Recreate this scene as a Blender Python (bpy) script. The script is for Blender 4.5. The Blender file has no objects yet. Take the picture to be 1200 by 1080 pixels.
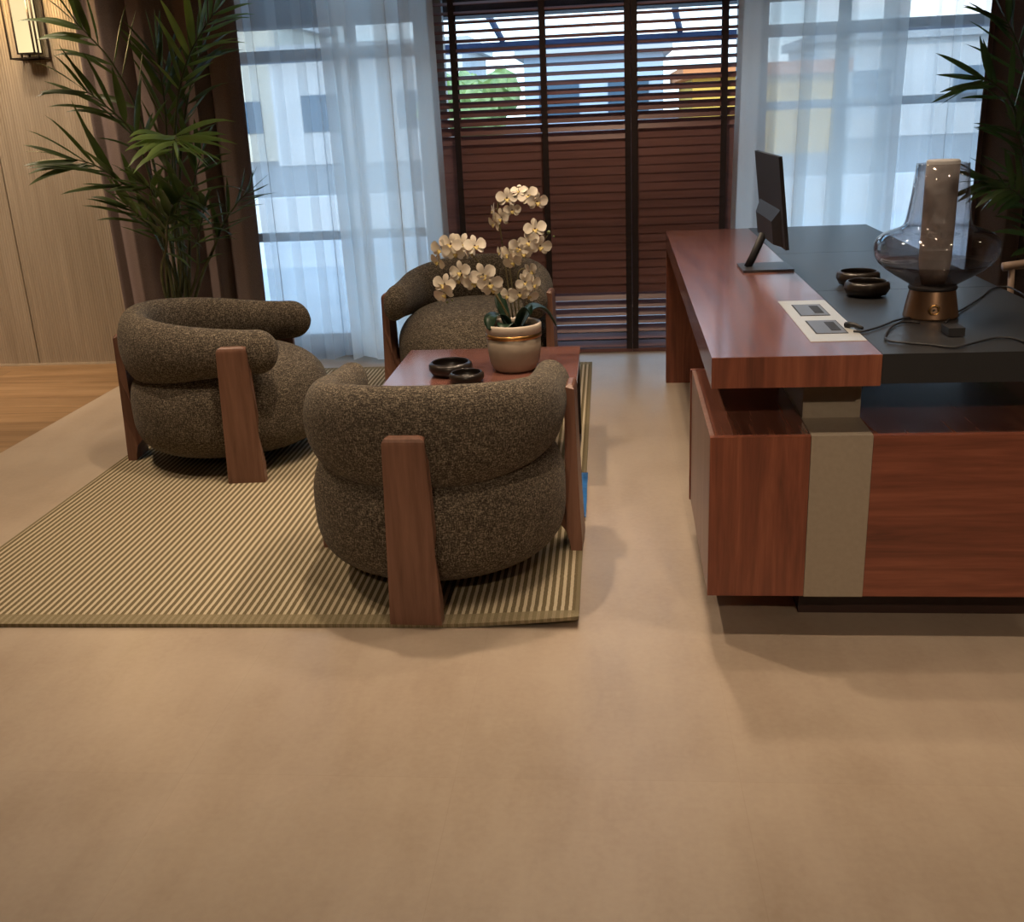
import bpy, bmesh, math, random
from mathutils import Vector, Matrix, Quaternion
random.seed(7)
PI = math.pi
S = bpy.context.scene
COL = S.collection
V = Vector

# ------------------------------------------------------------------ camera
FPX, PITCH, ROLL, YAW, CH = 1200.85, 0.32568444, -0.04670719, -0.10111451, 1.335
FW = V((math.sin(YAW)*math.cos(PITCH), math.cos(YAW)*math.cos(PITCH), -math.sin(PITCH)))
_r = V((math.cos(YAW), -math.sin(YAW), 0)); _u = _r.cross(FW)
RR = _r*math.cos(ROLL) + _u*math.sin(ROLL); UU = -_r*math.sin(ROLL) + _u*math.cos(ROLL)
def at(x, y, Y):
    """point at depth Y seen in direction (x, y) of the photograph"""
    d = FW + RR*((x-600)/FPX) - UU*((y-540)/FPX)
    return V((0, 0, CH)) + d*(Y/d.y)
cam = bpy.data.cameras.new('camera'); co = bpy.data.objects.new('camera', cam); COL.objects.link(co)
cam.sensor_fit = 'HORIZONTAL'; cam.sensor_width = 36; cam.lens = 36*FPX/1200; cam.clip_start = .05; cam.clip_end = 500
m3 = Matrix((RR, UU, -FW)).transposed()
co.matrix_world = Matrix.Translation((0, 0, CH)) @ m3.to_4x4()
S.camera = co
S.view_settings.view_transform = 'Standard'; S.view_settings.look = 'None'
S.view_settings.gamma = 1; S.view_settings.exposure = 0.0; S.view_settings.use_curve_mapping = False
S.cycles.max_bounces = 10; S.cycles.transparent_max_bounces = 40; S.cycles.diffuse_bounces = 5
S.cycles.caustics_reflective = False; S.cycles.caustics_refractive = False
S.cycles.sample_clamp_indirect = 6

# ------------------------------------------------------------------ materials
MATS = {}
class NT:
    def __init__(s, name):
        s.m = bpy.data.materials.new(name); s.m.use_nodes = True; s.t = s.m.node_tree; s.t.nodes.clear()
        s.out = s.n('ShaderNodeOutputMaterial')
    def n(s, typ, **k):
        nd = s.t.nodes.new(typ)
        for a, b in k.items():
            if a.startswith('_'): setattr(nd, a[1:], b)
            else: s.set(nd, a.replace('__', ' '), b)
        return nd
    def set(s, nd, key, v):
        i = nd.inputs[int(key[1:])] if key[0] == 'i' and key[1:].isdigit() else nd.inputs[key]
        if isinstance(v, bpy.types.NodeSocket): s.t.links.new(v, i)
        elif isinstance(v, (tuple, list)) and i.type == 'RGBA' and len(v) == 3: i.default_value = (*v, 1)
        else: i.default_value = v
    def bsdf(s, **k):
        b = s.n('ShaderNodeBsdfPrincipled', **k); s.t.links.new(b.outputs[0], s.out.inputs[0]); return b
    def coord(s, scale=(1, 1, 1), which='Object', rot=(0, 0, 0)):
        c = s.n('ShaderNodeTexCoord'); mp = s.n('ShaderNodeMapping', Vector=c.outputs[which], Scale=scale, Rotation=rot)
        return mp.outputs[0]
    def noise(s, vec, sc, det=3, rough=.5, dist=0):
        return s.n('ShaderNodeTexNoise', Vector=vec, Scale=sc, Detail=det, Roughness=rough, Distortion=dist).outputs[0]
    def ramp(s, fac, stops):
        r = s.n('ShaderNodeValToRGB', Fac=fac); e = r.color_ramp.elements
        while len(e) < len(stops): e.new(.5)
        for el, (p, c) in zip(e, stops): el.position = p; el.color = (*c, 1)
        return r.outputs[0]
    def mix(s, f, a, b, mode='MIX'):
        nd = s.n('ShaderNodeMix', _data_type='RGBA', _blend_type=mode)
        s.set(nd, 'i0', f); s.set(nd, 'i6', a); s.set(nd, 'i7', b); return nd.outputs[2]
    def math(s, op, a, b=0.0):
        nd = s.n('ShaderNodeMath', _operation=op); s.set(nd, 'i0', a); s.set(nd, 'i1', b); return nd.outputs[0]
    def bump(s, h, st=.3, dist=.01):
        return s.n('ShaderNodeBump', Height=h, Strength=st, Distance=dist).outputs[0]
def simple(name, col, rough=.5, metal=0, var=.06, sc=30, **k):
    if name in MATS: return MATS[name]
    t = NT(name); v = t.coord()
    n = t.noise(v, sc)
    c2 = tuple(max(0, x*(1-var*2)) for x in col); c1 = tuple(min(1, x*(1+var)) for x in col)
    c = t.ramp(n, [(.3, c2), (.7, c1)])
    t.bsdf(Base__Color=c, Roughness=rough, Metallic=metal, **k)
    MATS[name] = t.m; return t.m
def wood(name, dark, mid, light, axis='Y', rough=.35, freq=1.0, coat=0.0, contrast=1.0):
    t = NT(name)
    sc = {'X': (1.3, 22, 22), 'Y': (22, 1.3, 22), 'Z': (22, 22, 1.3)}[axis]
    v = t.coord(tuple(x*freq for x in sc)); v2 = t.coord(tuple(x*freq*5 for x in sc))
    a = t.noise(v, 1.0, 4, .6, 1.2); b = t.noise(v2, 1.0, 3, .6)
    v3 = t.coord(tuple(x*freq*.25 for x in sc)); c = t.noise(v3, 1.0, 2, .5, .6)
    h = t.math('ADD', t.math('MULTIPLY', a, .5), t.math('ADD', t.math('MULTIPLY', b, .22), t.math('MULTIPLY', c, .28)))
    w = .14/contrast
    colr = t.ramp(h, [(.5-w, dark), (.5, mid), (.5+w, light)])
    bs = t.bsdf(Base__Color=colr, Roughness=rough, Normal=t.bump(b, .08, .002))
    if coat: t.set(bs, 'Coat Weight', coat); t.set(bs, 'Coat Roughness', .12)
    return t.m
W_DY = wood('desk_walnut_lengthways', (.085,.031,.022), (.165,.062,.042), (.25,.102,.068), 'Y', .26, coat=.35)
W_DX = wood('desk_walnut_crossways', (.10,.031,.018), (.20,.060,.034), (.30,.10,.056), 'X', .4, contrast=.95)
W_DZ = wood('desk_walnut_upright', (.10,.031,.018), (.20,.060,.033), (.30,.103,.055), 'Z', .4, contrast=.95)
W_CH = wood('chair_ash_stained', (.095,.042,.027), (.175,.083,.055), (.24,.12,.080), 'Z', .42, .9)
W_TB = wood('coffee_table_walnut', (.11,.045,.036), (.19,.080,.062), (.25,.11,.085), 'X', .2, coat=.5)
W_BL = wood('blind_slat_wood', (.15,.072,.067), (.225,.110,.102), (.29,.145,.135), 'X', .42, .35)

def fabric(name, c0, c1, c2):
    t = NT(name); v = t.coord()
    n1 = t.noise(t.coord((220, 220, 220)), 1, 2, .6)
    n2 = t.noise(t.coord((430, 430, 60)), 1, 2, .6); n3 = t.noise(t.coord((60, 60, 430)), 1, 2, .6)
    n4 = t.noise(v, 7, 3)
    h = t.math('ADD', t.math('MULTIPLY', n1, .4), t.math('ADD', t.math('MULTIPLY', n2, .3), t.math('MULTIPLY', n3, .3)))
    c = t.ramp(h, [(.38, c0), (.50, c1), (.61, c2)])
    c = t.mix(t.math('MULTIPLY', n4, .35), c, (c0[0]*1.3, c0[1]*1.3, c0[2]*1.3))
    t.bsdf(Base__Color=c, Roughness=.95, Sheen__Weight=.06, Sheen__Roughness=.5, Normal=t.bump(h, .7, .004), Specular__IOR__Level=.15)
    return t.m
F_CH = fabric('olive_brown_tweed', (.020,.016,.013), (.088,.072,.055), (.34,.285,.21))
F_DRAPE = None
def drape_mat():
    t = NT('mauve_velvet_drape'); n = t.noise(t.coord((300, 300, 300)), 1, 2)
    c = t.ramp(n, [(.3, (.13,.10,.092)), (.7, (.205,.16,.148))])
    t.bsdf(Base__Color=c, Roughness=.85, Sheen__Weight=.5, Sheen__Roughness=.4, Sheen__Tint=(.8,.6,.6,1), Specular__IOR__Level=.2)
    return t.m
F_DRAPE = drape_mat()
def sheer_mat(name, col, see):
    t = NT(name); v = t.coord((900, 900, 900)); n = t.noise(v, 1, 2)
    tr = t.n('ShaderNodeBsdfTransparent', Color=(.97, .98, 1, 1))
    tl = t.n('ShaderNodeBsdfTranslucent', Color=(*col, 1)); df = t.n('ShaderNodeBsdfDiffuse', Color=(*col, 1))
    a = t.n('ShaderNodeMixShader', i0=.33); t.set(a, 'i1', tl.outputs[0]); t.set(a, 'i2', df.outputs[0])
    lw = t.n('ShaderNodeLayerWeight', Blend=.35)
    fac = t.math('ADD', t.math('MULTIPLY', t.math('SUBTRACT', n, .5), .35), 1-see)
    fac = t.math('ADD', fac, t.math('MULTIPLY', lw.outputs['Facing'], .45))
    fac = t.math('MINIMUM', t.math('MAXIMUM', fac, .05), .96)
    b = t.n('ShaderNodeMixShader', i0=fac); t.set(b, 'i1', tr.outputs[0]); t.set(b, 'i2', a.outputs[0])
    t.t.links.new(b.outputs[0], t.out.inputs[0]); return t.m
SH_W = sheer_mat('white_sheer_voile', (.95,.96,.94), .20)
SH_G = sheer_mat('grey_mesh_sheer', (.68,.70,.72), .50)
def thin_glass(name, tint, rough=.02, refl=1.0):
    t = NT(name); n = t.noise(t.coord(), 3)
    tr = t.n('ShaderNodeBsdfTransparent', Color=(*tint, 1)); gl = t.n('ShaderNodeBsdfGlossy', Roughness=rough)
    lw = t.n('ShaderNodeLayerWeight', Blend=.5)
    fr = t.math('ADD', .045, t.math('MULTIPLY', t.math('POWER', lw.outputs['Facing'], 4.0), .8))
    f = t.math('MULTIPLY', t.math('ADD', fr, t.math('MULTIPLY', n, .01)), refl)
    b = t.n('ShaderNodeMixShader', i0=f); t.set(b, 'i1', tr.outputs[0]); t.set(b, 'i2', gl.outputs[0])
    t.t.links.new(b.outputs[0], t.out.inputs[0]); return t.m
GL_WIN = thin_glass('window_pane_glass', (.93,.96,.97))
GL_SM = thin_glass('smoked_lamp_glass', (.82,.80,.80), .03, 1.2)
GL_SMD = thin_glass('dark_smoked_lamp_glass', (.60,.55,.53), .05, .8)
M_LEATHER = simple('dark_grey_leather', (.022,.023,.026), .38, 0, .08, 300)
M_BLACK = simple('black_plastic', (.012,.012,.015), .55)
M_SCREEN = simple('dark_monitor_screen', (.006,.006,.008), .15)
M_GREY = simple('champagne_grey_metal', (.33,.28,.22), .5, .15, .03, 80)
M_PLATE = simple('satin_silver_plate', (.62,.62,.60), .35, .5, .02)
M_FLAP = simple('brushed_socket_flap', (.20,.20,.21), .35, .6, .03)
M_DKMET = simple('dark_bronze_metal', (.035,.026,.022), .4, .7)
M_BOWL = simple('dark_ceramic_glaze', (.020,.015,.013), .28)
M_BRASS = simple('warm_brass_band', (.55,.33,.12), .28, 1)
M_POT = simple('taupe_ceramic', (.33,.27,.21), .55, 0, .03)
M_RIM = simple('cream_ceramic_rim', (.62,.53,.44), .45, 0, .03)
M_SOIL = simple('dark_moss_soil', (.018,.014,.010), .95, 0, .3, 90)
M_ORL = simple('orchid_leaf_green', (.012,.035,.018), .4, 0, .2, 12)
M_ORS = simple('orchid_stem_olive', (.16,.13,.055), .6, 0, .2, 40)
M_BLUE = simple('blue_plastic_bag', (.02,.14,.42), .35, 0, .15, 8)
M_FROST = simple('frosted_white_tube', (.50,.49,.50), .55)
M_LBASE = simple('bronze_lamp_foot', (.24,.15,.095), .35, .8, .05, 10)
M_TAN = simple('pale_tan_wood', (.42,.30,.23), .45, 0, .08, 15)
M_FRAME = simple('grey_aluminium_frame', (.42,.44,.46), .5, .1, .03)
M_TAPE = simple('dark_brown_ladder_tape', (.030,.018,.018), .85, 0, .1, 200)
M_WHITE = simple('white_render', (.62,.62,.62), .9, 0, .05, 1)
M_CEIL = simple('ceiling_paint', (.62,.57,.50), .9, 0, .02, 2)
M_WALLP = simple('side_wall_paint', (.45,.35,.25), .85, 0, .03, 2)
def petal_mat():
    t = NT('white_orchid_petal'); n = t.noise(t.coord(), 25)
    c = t.ramp(n, [(.3, (.70,.62,.50)), (.7, (.84,.78,.68))])
    b = t.bsdf(Base__Color=c, Roughness=.6, Subsurface__Weight=.15); t.set(b, 'Subsurface Radius', (.01,.008,.005)); return t.m
M_PET = petal_mat()
M_LIP = simple('orchid_lip_yellow', (.55,.42,.14), .6)
def leaf_mat(name, a, b):
    t = NT(name); n = t.noise(t.coord((6, 6, 6)), 1, 3)
    c = t.ramp(n, [(.3, a), (.7, b)])
    bs = t.bsdf(Base__Color=c, Roughness=.38, Specular__IOR__Level=.5)
    tl = t.n('ShaderNodeBsdfTranslucent', Color=(b[0]*1.3, b[1]*1.5, b[2], 1))
    m = t.n('ShaderNodeMixShader', i0=.22); t.set(m, 'i1', bs.outputs[0]); t.set(m, 'i2', tl.outputs[0])
    t.t.links.new(m.outputs[0], t.out.inputs[0]); return t.m
M_PALM = leaf_mat('palm_leaf_green', (.030,.050,.018), (.085,.13,.042))
M_PALML = leaf_mat('palm_light_leaf_green', (.11,.19,.05), (.24,.35,.11))  # lighter green leaf colour for a few fronds
M_STEM = simple('palm_stem_green', (.07,.09,.035), .5, 0, .15, 20)

def floor_mat():
    t = NT('beige_stone_tile'); v = t.coord()
    n = t.noise(v, 1.6, 4, .6); n2 = t.noise(t.coord((9, 2.5, 1)), 1, 4, .6); n3 = t.noise(v, 60, 2)
    c = t.ramp(t.math('ADD', t.math('MULTIPLY', n, .5), t.math('ADD', t.math('MULTIPLY', n2, .35), t.math('MULTIPLY', n3, .15))),
               [(.36, (.345,.270,.203)), (.5, (.405,.326,.252)), (.64, (.45,.37,.288))])
    mpv = t.n('ShaderNodeMapping', Vector=t.n('ShaderNodeTexCoord').outputs['Object'], Location=(.34, .565, 0)).outputs[0]
    br = t.n('ShaderNodeTexBrick', Vector=mpv, _offset=0.0, Scale=1.0, Mortar__Size=.0012, Mortar__Smooth=.3, Brick__Width=.6, Row__Height=1.2)
    t.set(br, 'Color1', (1,1,1)); t.set(br, 'Color2', (.95,.95,.955)); t.set(br, 'Mortar', (.93,.92,.91))
    c = t.mix(1.0, c, br.outputs[0], 'MULTIPLY')
    t.bsdf(Base__Color=c, Roughness=t.ramp(n2, [(.3, (.29,)*3), (.7, (.40,)*3)]), Specular__IOR__Level=.5, Normal=t.bump(n3, .03, .002))
    return t.m
def plank_mat():
    t = NT('oak_plank_floor')
    br = t.n('ShaderNodeTexBrick', Vector=t.coord((1, 1, 1)), _offset=.37, Scale=1.0, Mortar__Size=.002, Brick__Width=1.8, Row__Height=.16)
    t.set(br, 'Color1', (.72,.70,.68)); t.set(br, 'Color2', (1.0,1.0,1.0)); t.set(br, 'Mortar', (.4,.36,.3))
    a = t.noise(t.coord((1.2, 16, 1)), 1, 4, .6, 1); c = t.ramp(a, [(.35, (.235,.135,.060)), (.65, (.36,.225,.115))])
    c = t.mix(1.0, c, br.outputs[0], 'MULTIPLY'); t.bsdf(Base__Color=c, Roughness=.42); return t.m
def reed_mat():
    t = NT('reeded_oak_panelling'); c0 = t.n('ShaderNodeTexCoord'); sep = t.n('ShaderNodeSeparateXYZ', Vector=c0.outputs['Object'])
    wv = t.math('SINE', t.math('MULTIPLY', sep.outputs[0], 2*PI/.0155))
    a = t.noise(t.coord((30, 30, 1.2)), 1, 4, .6, .5); b = t.noise(t.coord((2.2, 1, .5)), 1, 2)
    c = t.ramp(t.math('ADD', t.math('MULTIPLY', a, .65), t.math('MULTIPLY', b, .35)), [(.35, (.34,.28,.21)), (.65, (.48,.405,.315))])
    gr = t.math('LESS_THAN', wv, -.86); c = t.mix(t.math('MULTIPLY', gr, .28), c, (.16,.11,.07))
    t.bsdf(Base__Color=c, Roughness=.6, Normal=t.bump(wv, .5, .003)); return t.m
def rug_mat():
    t = NT('striped_flatweave_rug'); c0 = t.n('ShaderNodeTexCoord'); sep = t.n('ShaderNodeSeparateXYZ', Vector=c0.outputs['Object'])
    X, Y = sep.outputs[0], sep.outputs[1]
    fr = t.math('FRACT', t.math('ADD', t.math('DIVIDE', X, .0215), t.math('MULTIPLY', t.noise(t.coord((3, 60, 1)), 1, 2), .12)))
    stripe = t.math('LESS_THAN', fr, .45)
    thr = t.math('SINE', t.math('MULTIPLY', Y, 2*PI/.006)); n = t.noise(t.coord((300, 300, 1)), 1, 2)
    dk = t.ramp(n, [(.3, (.10,.077,.040)), (.7, (.20,.16,.092))]); lt = t.ramp(n, [(.3, (.45,.38,.265)), (.7, (.56,.485,.35))])
    c = t.mix(stripe, dk, lt)
    # woven band along both short ends (|Y| beyond 1.50)
    band = t.math('GREATER_THAN', t.math('ABSOLUTE', Y), 1.488)
    band2 = t.math('GREATER_THAN', t.math('ABSOLUTE', X), .985)
    bd = t.mix(stripe, t.ramp(n, [(.3, (.17,.14,.08)), (.7, (.25,.21,.125))]), t.ramp(n, [(.3, (.23,.19,.12)), (.7, (.33,.275,.18))]))
    c = t.mix(band, c, bd); c = t.mix(band2, c, (.20,.165,.10))
    h = t.math('ADD', t.math('MULTIPLY', stripe, .5), t.math('MULTIPLY', thr, .5))
    t.bsdf(Base__Color=c, Roughness=.95, Normal=t.bump(h, .35, .002), Specular__IOR__Level=.15); return t.m
M_FLOOR, M_PLANK, M_REED, M_RUG = floor_mat(), plank_mat(), reed_mat(), rug_mat()
def emit(name, col, s):
    t = NT(name); n = t.noise(t.coord((4, 4, 3)), 1, 2)
    c = t.ramp(n, [(.3, tuple(x*.85 for x in col)), (.7, col)])
    e = t.n('ShaderNodeEmission', Color=c, Strength=s); t.t.links.new(e.outputs[0], t.out.inputs[0]); return t.m
M_GLOW = emit('glowing_sconce_panel', (1.0, .80, .42), 1.15)

# ------------------------------------------------------------------ mesh helpers
def empty(name, loc=(0, 0, 0), rz=0):
    o = bpy.data.objects.new(name, None); COL.objects.link(o); o.location = loc; o.rotation_euler = (0, 0, rz); return o
def tag(o, label, cat, group=None, kind=None):
    if label: o['label'] = label
    if cat: o['category'] = cat
    if group: o['group'] = group
    if kind: o['kind'] = kind
    return o
def obj(name, bm, mat, parent=None, smooth=False, bevel=0, seg=2, sub=0, origin=None):
    if bevel:
        bmesh.ops.bevel(bm, geom=[e for e in bm.edges if len(e.link_faces) == 2 and e.calc_face_angle(0) > .5], offset=bevel, segments=seg, affect='EDGES', profile=.5)
    bmesh.ops.recalc_face_normals(bm, faces=bm.faces)
    me = bpy.data.meshes.new(name); bm.to_mesh(me); bm.free()
    for mm in (mat if isinstance(mat, (list, tuple)) else [mat]): me.materials.append(mm)
    if smooth:
        for p in me.polygons: p.use_smooth = True
    o = bpy.data.objects.new(name, me); COL.objects.link(o)
    if origin is not None:
        me.transform(Matrix.Translation(-V(origin))); o.location = origin
    if parent: o.parent = parent
    if sub:
        md = o.modifiers.new('sub', 'SUBSURF'); md.levels = sub; md.render_levels = sub
    return o
def box(bm, a, b, mi=0, M=None):
    x0, y0, z0 = a; x1, y1, z1 = b
    vs = [bm.verts.new((M @ V(p)) if M else p) for p in ((x0,y0,z0),(x1,y0,z0),(x1,y1,z0),(x0,y1,z0),(x0,y0,z1),(x1,y0,z1),(x1,y1,z1),(x0,y1,z1))]
    for f in ((0,3,2,1),(4,5,6,7),(0,1,5,4),(1,2,6,5),(2,3,7,6),(3,0,4,7)):
        bm.faces.new([vs[i] for i in f]).material_index = mi
    return bm
def nb(): return bmesh.new()
def lathe(bm, prof, n=48, c=(0, 0, 0), close=False):
    rings = []
    for r, z in prof:
        if r < 1e-5: rings.append([bm.verts.new((c[0], c[1], c[2]+z))])
        else: rings.append([bm.verts.new((c[0]+r*math.cos(2*PI*i/n), c[1]+r*math.sin(2*PI*i/n), c[2]+z)) for i in range(n)])
    for a, b in zip(rings, rings[1:]+([rings[0]] if close else [])):
        for i in range(n):
            j = (i+1) % n
            q = [a[i % len(a)], a[j % len(a)], b[j % len(b)], b[i % len(b)]]
            u = []
            for v in q:
                if v not in u: u.append(v)
            if len(u) > 2: bm.faces.new(u)
    return bm
def crom(P, n=6):
    P = [V(p) for p in P]; Q = [P[0]*2-P[1]]+P+[P[-1]*2-P[-2]]; out = []
    for i in range(1, len(Q)-2):
        for k in range(n):
            t = k/n; a, b, c, d = Q[i-1:i+3]
            out.append(.5*((2*b)+(c-a)*t+(2*a-5*b+4*c-d)*t*t+(3*b-a-3*c+d)*t**3))
    out.append(P[-1]); return out
def tube(bm, P, r, n=8, flat=1.0, cap=True):
    P = [V(p) for p in P]; rings = []; up = V((0, 0, 1))
    N = len(P)
    for i, p in enumerate(P):
        t = (P[min(i+1, N-1)]-P[max(i-1, 0)])
        if t.length < 1e-9: t = V((0, 0, 1))
        t.normalize()
        if i == 0:
            a = t.cross(V((0, 0, 1)) if abs(t.z) < .9 else V((1, 0, 0))).normalized()
        else:
            a = (a - t*a.dot(t)); a.normalize()
        b = t.cross(a); rr = r(i/(N-1)) if callable(r) else r
        rings.append([bm.verts.new(p+(a*math.cos(2*PI*k/n)+b*math.sin(2*PI*k/n)*flat)*rr) for k in range(n)])
    for A, B in zip(rings, rings[1:]):
        for k in range(n): bm.faces.new((A[k], A[(k+1) % n], B[(k+1) % n], B[k]))
    if cap: bm.faces.new(rings[0][::-1]); bm.faces.new(rings[-1])
    return bm
def copy_tree(o, parent=None):
    c = o.copy(); COL.objects.link(c)
    c.parent = parent
    for ch in [x for x in S.objects if x.parent == o]: copy_tree(ch, c)
    return c

# ------------------------------------------------------------------ the room
WY = 5.93          # inner face of the window wall
CZ = 2.85
def struct(name, bm, mat, **k): o = obj(name, bm, mat, **k); o['kind'] = 'structure'; return o
struct('floor', box(nb(), (-2.722, -3, -.08), (4.6, 6.12, 0)), M_FLOOR)
o = struct('floor_planks', box(nb(), (-5.6, -3, -.08), (-2.722, 6.12, 0)), M_PLANK); o.name = 'floor_oak'
struct('ceiling', box(nb(), (-5.8, -3.2, CZ), (4.8, 6.2, CZ+.25)), M_CEIL)
struct('wall_left', box(nb(), (-5.8, -3.2, 0), (-5.6, 6.2, CZ)), M_WALLP)
struct('wall_right', box(nb(), (4.6, -3.2, 0), (4.8, 6.2, CZ)), M_WALLP)
struct('wall_back', box(nb(), (-5.6, -3.2, 0), (4.6, -3, CZ)), M_WALLP)
bm = nb()
box(bm, (-5.6, WY, 0), (-2.15, WY+.2, CZ)); box(bm, (2.1, WY, 0), (4.6, WY+.2, CZ)); box(bm, (-2.15, WY, 2.55), (2.1, WY+.2, CZ))
box(bm, (-.99, WY, 0), (-.93, WY+.2, 2.55)); box(bm, (.76, WY, 0), (.82, WY+.2, 2.55))
struct('wall_window', bm, M_WALLP)
# reeded panelling on the left stretch of the wall
def panel(name, x0, x1):
    return struct(name, box(nb(), (x0, WY-.03, .0), (x1, WY, CZ), 0), M_REED)
panel('wall_panel_left', -5.6, -3.497); panel('wall_panel_right', -3.489, -2.2)
struct('baseboard_window', box(nb(), (-5.6, WY-.036, 0), (-2.2, WY-.030, .012)), simple('pale_trim', (.55,.47,.36), .5))
# windows
def window(name, x0, x1, mull, bars, sill):
    f = nb(); fy0, fy1 = WY+.06, WY+.13
    box(f, (x0, fy0, 0), (x1, fy1, sill)); box(f, (x0, fy0, 2.48), (x1, fy1, 2.55))
    for x in (x0, x1-.05): box(f, (x, fy0, sill), (x+.05, fy1, 2.48))
    for x in mull: box(f, (x-.025, fy0, sill), (x+.025, fy1, 2.48))
    for z, h in bars: box(f, (x0+.05, fy0+.01, z-h/2), (x1-.05, fy1-.01, z+h/2))
    e = empty(name, (0, 0, 0)); e['kind'] = 'structure'
    fr = obj('window_frame', f, M_FRAME, e)
    g = nb(); box(g, (x0+.04, WY+.092, sill-.01), (x1-.04, WY+.098, 2.5)); obj('window_pane', g, GL_WIN, e)
    return e
window('window_1', -2.15, -.99, (-1.40,), ((1.70, .06), (.71, .05)), .13)
window('window_2', -.93, .76, (.1375,), (), .10)
window('window_3', .82, 2.1, (1.27,), ((1.70, .05), (1.315, .045)), .13)

# ------------------------------------------------------------------ rug
def rug():
    bm = nb(); x0, x1, y0, y1 = -2.085, -.093, 2.506, 5.60
    cx, cy = (x0+x1)/2, (y0+y1)/2; NX, NY = 60, 80; T = .011
    def z(x, y):
        d = max(0, 1-math.hypot((x-x1)/.38, (y-y0)/.16)); return .024*d**1.4+.0005
    # denser rows toward the front edge
    ys = [y0+(y1-y0)*(j/NY)**1.8 for j in range(NY+1)]; xs = [x1-(x1-x0)*(i/NX)**1.5 for i in range(NX+1)]
    top = [[bm.verts.new((x-cx, y-cy, z(x, y)+T)) for x in xs] for y in ys]
    bot = [[bm.verts.new((x-cx, y-cy, z(x, y))) for x in xs] for y in ys]
    for j in range(NY):
        for i in range(NX):
            bm.faces.new((top[j][i], top[j+1][i], top[j+1][i+1], top[j][i+1])); bm.faces.new((bot[j][i], bot[j][i+1], bot[j+1][i+1], bot[j+1][i]))
    for j in range(NY):
        for i in (0, NX): bm.faces.new((top[j][i], top[j+1][i], bot[j+1][i], bot[j][i]))
    for i in range(NX):
        for j in (0, NY): bm.faces.new((top[j][i], top[j][i+1], bot[j][i+1], bot[j][i]))
    o = obj('rug', bm, M_RUG); o.location = (cx, cy, 0)
    tag(o, 'large beige and olive striped flatweave rug with one curled corner under the seating group', 'rug')
rug()
RZ = .012

# ------------------------------------------------------------------ armchairs
def leg_mesh():
    # local: +x points outward (radial), y is across, z up ; origin on the floor at the chair centre line
    H = .538
    prof = [(.435,0),(.436,.02),(.429,.20),(.424,.38),(.422,.49),(.422,H-.022),(.421,H-.014),(.418,H-.006),(.412,H),(.400,H),(.394,H-.006),(.391,H-.014),(.390,H-.022),(.389,.42),(.388,.26),(.376,.215),(.352,.185),(.325,.17),(.318,.14),(.325,.11),(.360,.095),(.386,.065),(.396,.03),(.400,0)]
    bm = nb(); L = []; R = []
    for r, z in prof:
        w = .073-.016*min(1, z/.55); q = z-(H-.020)
        if q > 0: w = w-.020+math.sqrt(max(0, .020**2-min(q, .0198)**2))
        if r < .383 and z < .25: w *= .55
        L.append(bm.verts.new((r, -w, z))); R.append(bm.verts.new((r, w, z)))
    n = len(prof)
    bm.faces.new(L); bm.faces.new(R[::-1])
    for i in range(n):
        j = (i+1) % n; bm.faces.new((L[i], R[i], R[j], L[j]))
    return bm
def seat_mesh():
    bm = nb(); N, K = 64, 32; zc, hz, R = .249, .209, .385; rings = []
    for k in range(K+1):
        a = -PI/2+PI*k/K; c, s = math.cos(a), math.sin(a); e = 2/3.0 if s > 0 else 2/3.6
        r = R*abs(c)**e; z = zc+hz*math.copysign(abs(s)**(2/2.6 if s > 0 else e), s)
        if s > 0: z += .012*(1-(r/R)**2)
        rings.append((r, z))
    rings[0] = (0, rings[0][1]); rings[-1] = (0, rings[-1][1])
    lathe(bm, rings, N)
    for v in bm.verts:
        if v.co.y > 0: v.co.y *= 1.12
    return bm
def ring_mesh():
    """the tall padded back that wraps round into both arms, tapering to rounded ends"""
    bm = nb(); N, K = 32, 110; R0 = .326; A1 = PI/2; arm = .235
    tot = R0*PI/2+arm; path = []
    for k in range(K+1):
        sgn = -1 if k < K/2 else 1; d = abs(k-K/2)/(K/2)*tot
        if d < R0*PI/2:
            a = d/R0; p = V((sgn*R0*math.sin(a), -R0*math.cos(a), 0))
        else:
            q = d-R0*PI/2; p = V((sgn*(R0+.006*(q/arm)), q, 0))
        path.append((p, d/tot))
    full = []; CAP = 10
    def ringpts(p, out, t, hz, wr, zc, lean, sc=1.0, push=0.0):
        pts = []
        for i in range(N):
            q = 2*PI*i/N; c, s_ = math.cos(q), math.sin(q)
            cx = math.copysign(abs(c)**(2/2.2), c)*wr; cz = math.copysign(abs(s_)**(2/2.3), s_)*hz
            # slimmer towards the lower edge, fullest above the middle
            cx *= 1-.16*max(0, -s_)
            pts.append(p+t*push+out*(cx*sc+lean*s_)+V((0, 0, zc+cz*sc)))
        return pts
    rr = []
    for k, (p, u) in enumerate(path):
        t = path[min(k+1, K)][0]-path[max(k-1, 0)][0]; t.normalize(); out = V((t.y, -t.x, 0))
        s = .5+.5*math.cos(PI*min(1, u*1.02)); s = s**.8
        rr.append((p, out, t, .085+.060*s, .058+.014*s, .5+.005*s, -.010*(1-s)-.004*s))
    c0 = rr[0]; c1 = rr[-1]
    for c in range(CAP, 0, -1):
        q = PI/2*c/CAP; full.append(ringpts(*c0, max(.03, math.cos(q)), -.085*math.sin(q)))
    for r_ in rr: full.append(ringpts(*r_))
    for c in range(1, CAP+1):
        q = PI/2*c/CAP; full.append(ringpts(*c1, max(.03, math.cos(q)), .085*math.sin(q)))
    vs = [[bm.verts.new(q) for q in R_] for R_ in full]
    for A_, B_ in zip(vs, vs[1:]):
        for i in range(N): bm.faces.new((A_[i], A_[(i+1) % N], B_[(i+1) % N], B_[i]))
    bm.faces.new(vs[0][::-1]); bm.faces.new(vs[-1])
    return bm
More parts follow.
